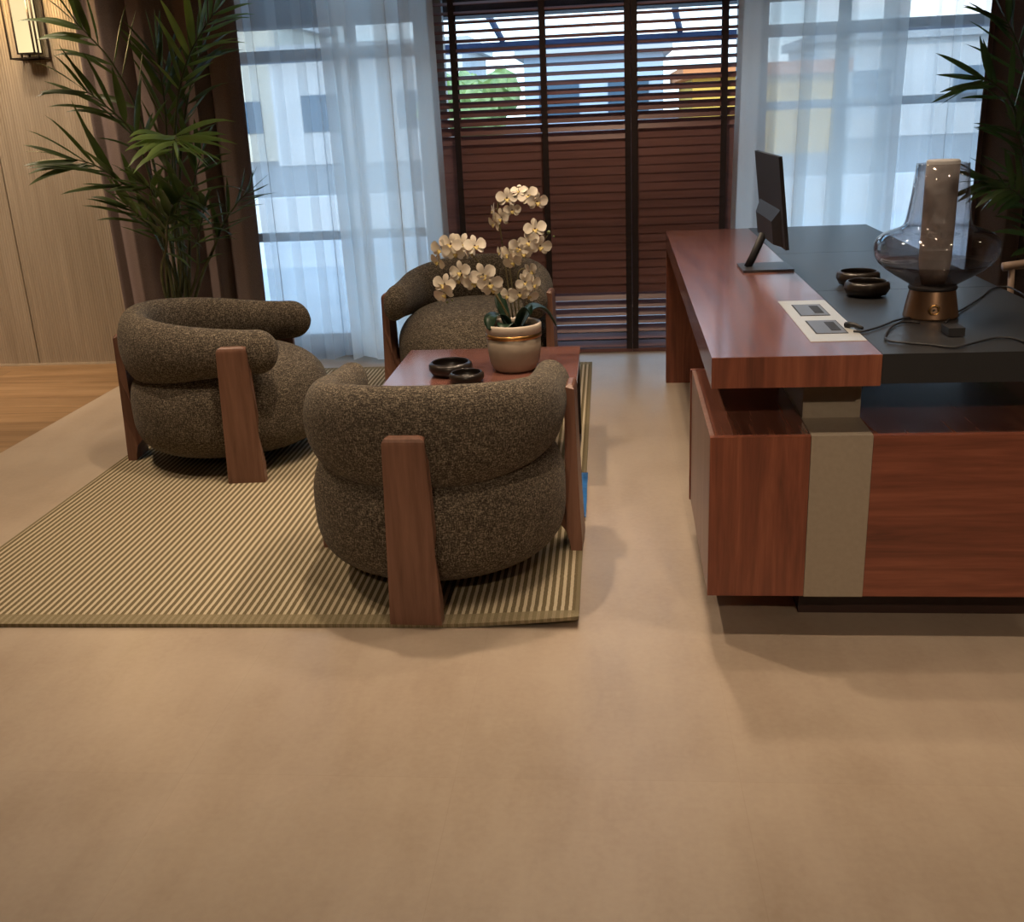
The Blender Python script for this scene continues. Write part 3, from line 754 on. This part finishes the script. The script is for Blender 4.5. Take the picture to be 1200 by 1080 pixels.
def frond(parent, P, start, pairs, L, W, seed, mat, droop=.5, spread=55, fwd=V((0, -1, 0))):
    rn = random.Random(seed); C = crom(P, 8); N = len(C)
    st = nb(); tube(st, C, lambda u: .0085*(1-u)**.8+.0016, 7)
    s = obj('frond_stem', st, M_STEM, parent, smooth=True)
    bm = nb()
    for k in range(pairs):
        u = start+(1-start)*(k+.5*rn.random())/pairs; i = min(N-2, int(u*(N-1))); p = C[i].lerp(C[i+1], u*(N-1)-i); t = (C[i+1]-C[i]).normalized()
        sd = t.cross(fwd).normalized(); 
        Lk = L*(.55+.45*math.sin(PI*min(1, (k+1.2)/pairs*.85)))*rn.uniform(.85, 1.12)
        for sg in (-1, 1):
            a = (spread*(1-.45*k/pairs)+rn.uniform(-12, 12))*PI/180
            o_ = (sd*sg*.85+fwd*rn.uniform(-.35, .45)).normalized()
            leaflet(bm, p, t*math.cos(a)+o_*math.sin(a), fwd*.8+V((0,0,.4)), Lk, W*1.45*rn.uniform(.8, 1.15), droop*rn.uniform(.4, 1.3))
    leaflet(bm, C[-1], (C[-1]-C[-2]), fwd, L*.7, W*.8, droop)
    o = obj('frond', bm, mat, s, smooth=True); return s
def palm(base, fr, label, y0):
    e = empty('potted_palm', (base[0], base[1], 0)); tag(e, label, 'plant', 'potted palms'); o = V((base[0], base[1], 0))
    obj('pot', lathe(nb(), [(0,0),(.12,0),(.14,.02),(.165,.30),(.17,.33),(.15,.33),(.145,.29),(0,.29)], 48), simple('dark_planter', (.05,.045,.04), .5), e, smooth=True)
    obj('soil', lathe(nb(), [(0,.305),(.143,.30),(.143,.28),(0,.28)], 32), M_SOIL, e)
    for k, f in enumerate(fr):
        pts, start, pairs, L, W, m_, dr, spd = f[:8]; fw = V(f[8]) if len(f) > 8 else V((0, -1, 0))
        P = [V((0, 0, .30))+V((.05*math.cos(k*2.3), .05*math.sin(k*2.3), 0))]+[at(x, y, y0+d)-o for x, y, d in pts]
        frond(e, P, start, pairs, L, W, 100+k, m_, dr, spd, fw)
PD, PL = M_PALM, M_PALML
Y0 = 5.25
base = (-2.31, 5.30)
FR = [
 ([(207,325,0),(190,235,0),(165,140,.02),(132,75,.03),(104,42,.03),(88,26,.02)], .46, 8, .33, .0135, PD, .8, 38),
 ([(200,325,-.05),(182,230,-.12),(158,160,-.2),(125,125,-.25),(92,100,-.28)], .52, 7, .32, .014, PD, .8, 36),
 ([(200,325,-.1),(172,240,-.2),(140,212,-.3),(112,194,-.35),(86,186,-.38)], .47, 7, .34, .015, PD, .6, 32),
 ([(205,325,-.05),(182,275,-.15),(162,252,-.2),(148,240,-.22)], .42, 6, .25, .012, PD, .6, 40),
 ([(215,325,0),(205,250,-.15),(202,190,-.3),(205,160,-.45),(206,166,-.62)], .66, 8, .31, .0135, PL, 1.0, 66, (0,.1,1)),
 ([(218,325,0),(205,200,.05),(208,120,.05),(220,70,.02),(238,35,0),(252,14,-.02)], .52, 10, .30, .0135, PL, .6, 42),
 ([(236,325,0),(251,290,-.05),(262,262,-.08),(278,238,-.1),(292,224,-.1)], .45, 8, .20, .009, PD, .2, 36),
 ([(212,325,-.05),(205,270,-.2),(208,240,-.3),(215,228,-.36)], .42, 7, .28, .016, PD, 1.2, 50),
 ([(222,325,0),(222,250,-.1),(228,210,-.15),(236,180,-.2)], .35, 8, .30, .014, PD, .9, 48),
 ([(205,325,.05),(198,200,.1),(192,110,.1),(182,62,.1)], .50, 9, .30, .013, PD, .4, 34),
 ([(196,325,-.05),(190,260,-.15),(178,225,-.25),(168,215,-.3)], .40, 7, .27, .014, PD, .9, 48),
 ([(210,325,.05),(212,180,.1),(225,90,.12),(236,58,.12)], .45, 9, .27, .013, PD, .6, 40),
 ([(230,325,0),(232,280,-.1),(238,250,-.15),(240,240,-.18)], .30, 6, .24, .014, PD, 1.2, 45),
 ([(190,325,-.1),(195,290,-.2),(196,262,-.3),(200,250,-.35)], .45, 6, .26, .015, PD, 1.3, 45),
]
palm(base, FR, 'tall potted palm with long dark green fronds in the left corner by the drape', Y0)
FR2 = [
 ([(1212,300,0),(1205,190,-.1),(1185,120,-.2),(1160,95,-.25),(1150,92,-.25)], .40, 8, .26, .012, PD, .3, 36),
 ([(1215,300,0),(1210,240,-.1),(1190,215,-.2),(1165,211,-.25),(1155,211,-.25)], .45, 7, .24, .011, PD, .3, 34),
 ([(1215,320,0),(1212,270,-.1),(1200,235,-.2),(1185,222,-.3),(1176,220,-.3)], .55, 6, .19, .012, PD, .9, 44),
 ([(1220,300,0),(1215,150,0),(1195,60,0),(1178,20,0)], .45, 9, .30, .013, PD, .5, 40),
 ([(1225,300,0),(1222,200,0),(1235,120,0),(1250,60,0)], .40, 9, .32, .013, PD, .5, 40),
 ([(1230,300,0),(1245,220,0),(1275,170,0),(1310,150,0)], .40, 8, .32, .013, PD, .5, 40),
 ([(1218,310,0),(1208,260,-.1),(1198,180,-.15),(1190,150,-.2)], .40, 8, .27, .013, PD, .7, 44),
 ([(1222,310,.05),(1218,280,0),(1215,250,-.05),(1225,225,-.05)], .40, 6, .24, .015, PD, 1.0, 44),
]
palm((2.08, 5.15), FR2, 'potted palm at the right edge of the picture beside the right drape', 5.15)

# ------------------------------------------------------------------ outside
M_TER = simple('pale_terrace_paving', (.50,.52,.54), .8, 0, .04, 1.5)
M_ASPH = simple('grey_asphalt', (.20,.20,.20), .9, 0, .1, 3)
struct('ground_terrace', box(nb(), (-14, 6.13, -.12), (14, 14, -.02)), M_TER)
struct('ground_road', box(nb(), (-140, 14, -.35), (140, 190, -.15)), M_ASPH)
def building(x0, x1, y, d, h, m, label, wins=True, roof=None, cat='building'):
    cx = (x0+x1)/2; e = empty('building', (cx, y, -.15)); tag(e, label, cat)
    obj('wall', box(nb(), (x0-cx, 0, 0), (x1-cx, d, h)), m, e)
    obj('roof', box(nb(), (x0-cx-.3, -.3, h), (x1-cx+.3, d+.3, h+.35)), roof or M_FRAME, e, bevel=.05)
    if wins:
        n = max(2, int((x1-x0)/3.2))
        for k in range(n):
            for fz in range(max(1, int(h/3.0))):
                xx = x0-cx+(k+.5)*(x1-x0)/n; zz = fz*3.0+1.2
                if zz+1.3 < h: obj('window', box(nb(), (xx-.7, -.06, zz), (xx+.7, 0, zz+1.3)), simple('dark_blue_window', (.05,.10,.16), .2), e)
    return e
M_WB = simple('pale_blue_render', (.42,.52,.66), .9, 0, .04, .5)
M_YE = simple('yellow_render', (.75,.46,.08), .9, 0, .05, .5)
M_OR = simple('orange_render', (.60,.22,.08), .9, 0, .05, .5)
M_CR = simple('cream_render', (.66,.62,.52), .9, 0, .05, .5)
M_GRN = leaf_mat('tree_foliage', (.16,.24,.09), (.34,.45,.18))
building(-30, -14, 46, 9, 5.6, M_CR, 'cream low building far outside on the left')
building(-12.5, -5.2, 40, 8, 3.9, M_WHITE, 'white low house outside behind the left sheer curtain')
building(-2.8, 2.0, 38, 8, 3.3, M_WB, 'pale blue building outside behind the middle of the blinds')
building(2.6, 6.9, 33, 6, 2.25, M_YE, 'low yellow building outside behind the right blind', wins=False, roof=M_OR)
building(8.5, 20, 44, 8, 3.6, M_WHITE, 'white building outside behind the right sheer curtain')
building(24, 44, 60, 10, 6, M_CR, 'cream building far outside on the right')
def tree(x, y, h, r, label, seed):
    e = empty('tree', (x, y, -.15)); tag(e, label, 'tree', 'trees outside'); rn = random.Random(seed)
    b = nb(); tube(b, [(0,0,0),(.05,0,h*.35),(0,.05,h*.6)], lambda u: .16*(1-.5*u), 8); obj('trunk', b, simple('bark', (.12,.09,.06), .9), e)
    b = nb()
    for k in range(16):
        c = V((rn.gauss(0, r*.4), rn.gauss(0, r*.4), h*.68+rn.gauss(0, r*.32)))
        bmesh.ops.create_icosphere(b, subdivisions=3, radius=r*rn.uniform(.3, .5), matrix=Matrix.Translation(c))
    for v in b.verts: v.co += V((rn.uniform(-1,1), rn.uniform(-1,1), rn.uniform(-1,1)))*.08*r
    obj('crown', b, M_GRN, e)
tree(-3.6, 27, 2.6, 1.2, 'small round tree outside left of the pale blue building', 1)
# low terrace wall
o = obj('terrace_wall', box(nb(), (-14, 13.6, -.02), (14, 13.85, .42)), M_WHITE); tag(o, 'low white wall along the far edge of the terrace', 'wall')
# awning over the terrace: cover, front bar and two folding arms
aw = empty('awning', (0, 6.6, 1.9)); tag(aw, 'dark retracted awning with front bar and folding arms outside the windows', 'awning')
obj('cover', box(nb(), (-4.5, -.46, -.035), (4.5, -.24, .30)), simple('dark_awning_cloth', (.05,.05,.06), .8), aw)
for zz in (1.775, ): obj('front_bar', box(nb(), (-4.5, .96, zz-1.9-.025), (4.5, 1.04, zz-1.9+.035)), simple('blue_grey_bar', (.05,.08,.18), .4), aw)
for ax in (-.72, .49):
    b = nb(); tube(b, [(ax-.04, -.30, .05), (ax-.03, .20, .06), (ax-.03, .75, .04), (ax+.02, .98, -.08)], .022, 8); obj('folding_arm', b, simple('blue_grey_bar', (.05,.08,.18), .4), aw)

# ------------------------------------------------------------------ light
w = bpy.data.worlds.new('sky'); S.world = w; w.use_nodes = True; nt = w.node_tree; nt.nodes.clear()
wo = nt.nodes.new('ShaderNodeOutputWorld'); bg = nt.nodes.new('ShaderNodeBackground'); nt.links.new(bg.outputs[0], wo.inputs[0])
tc = nt.nodes.new('ShaderNodeTexCoord'); sp_ = nt.nodes.new('ShaderNodeSeparateXYZ'); nt.links.new(tc.outputs['Generated'], sp_.inputs[0])
rp = nt.nodes.new('ShaderNodeValToRGB'); nt.links.new(sp_.outputs[2], rp.inputs[0])
el = rp.color_ramp.elements; el[0].position = 0; el[0].color = (.74,.92,1.0,1); el[1].position = .35; el[1].color = (.30,.62,1.0,1)
ns = nt.nodes.new('ShaderNodeTexNoise'); mp = nt.nodes.new('ShaderNodeMapping'); mp.inputs['Scale'].default_value = (1, 1, 3.5)
nt.links.new(tc.outputs['Generated'], mp.inputs[0]); nt.links.new(mp.outputs[0], ns.inputs['Vector']); ns.inputs['Scale'].default_value = 4.5; ns.inputs['Detail'].default_value = 6
cr = nt.nodes.new('ShaderNodeValToRGB'); nt.links.new(ns.outputs[0], cr.inputs[0]); cr.color_ramp.elements[0].position = .48; cr.color_ramp.elements[1].position = .62
mx = nt.nodes.new('ShaderNodeMix'); mx.data_type = 'RGBA'; nt.links.new(cr.outputs[0], mx.inputs[0]); nt.links.new(rp.outputs[0], mx.inputs[6]); mx.inputs[7].default_value = (.95,.98,1.05,1)
nt.links.new(mx.outputs[2], bg.inputs[0]); bg.inputs[1].default_value = 3.2
def lamp(typ, name, loc, energy, col, rot=None, **k):
    l = bpy.data.lights.new(name, typ); l.energy = energy; l.color = col
    for a, b_ in k.items(): setattr(l, a, b_)
    o = bpy.data.objects.new(name, l); COL.objects.link(o); o.location = loc
    if rot: o.rotation_euler = rot
    return o
lamp('SUN', 'sun', (0, 0, 20), 2.6, (1, .95, .86), (52*PI/180, 0, 12*PI/180), angle=.01)
WARM = (1, .77, .54)
SP = [(-.12, 2.0, 27, 80), (.25, 2.9, 24, 85), (-.75, 3.25, 54, 95), (1.3, 1.95, 27, 85), (1.1, 3.6, 10, 100), (-2.2, 2.8, 36, 90), (-2.5, 3.7, 46, 100), (.10, 3.7, 44, 90), (-1.2, .3, 4, 110), (3.0, 3.0, 14, 110), (0, 4.9, 30, 110)]
for x, y, p, cone in SP:
    lamp('SPOT', 'ceiling_spot', (x, y, CZ-.03), p*2.3, WARM, (0, 0, 0), spot_size=cone*PI/180, spot_blend=.85, shadow_soft_size=.035)
def aim(p, q): return (V(q)-V(p)).to_track_quat('-Z', 'Y').to_euler()
for p, q, e_ in (((1.1, -1.6, CZ-.05), (.75, 2.5, .42), 210), ((-.6, -1.4, CZ-.05), (-.5, 2.7, .5), 120)):  # added fill from behind the camera, brightens the desk front and near chair
    lamp('SPOT', 'front_fill_spot', p, e_, WARM, aim(p, q), spot_size=24*PI/180, spot_blend=.9, shadow_soft_size=.05)
for x in (-4.6, -3.2):  # two spots added to brighten the panelled wall
    lamp('SPOT', 'wall_fill_spot', (x, 5.0, CZ-.03), 250, (1, .78, .56), (16*PI/180, 0, 0), spot_size=85*PI/180, spot_blend=.9, shadow_soft_size=.25)
lamp('POINT', 'sconce_bulb', (sx, WY-.03-.16, sz+.30), 13, (1, .66, .30), shadow_soft_size=.05)
lamp('AREA', 'room_fill_area', (-.5, -1.2, CZ-.04), 10, (1, .80, .60), (0, 0, 0), shape='RECTANGLE', size=4.5, size_y=2.4)  # added soft overall fill, no actual fixture
for x, wdt in ((-1.55, 1.2), (-.08, 1.6), (1.45, 1.2)):
    pass
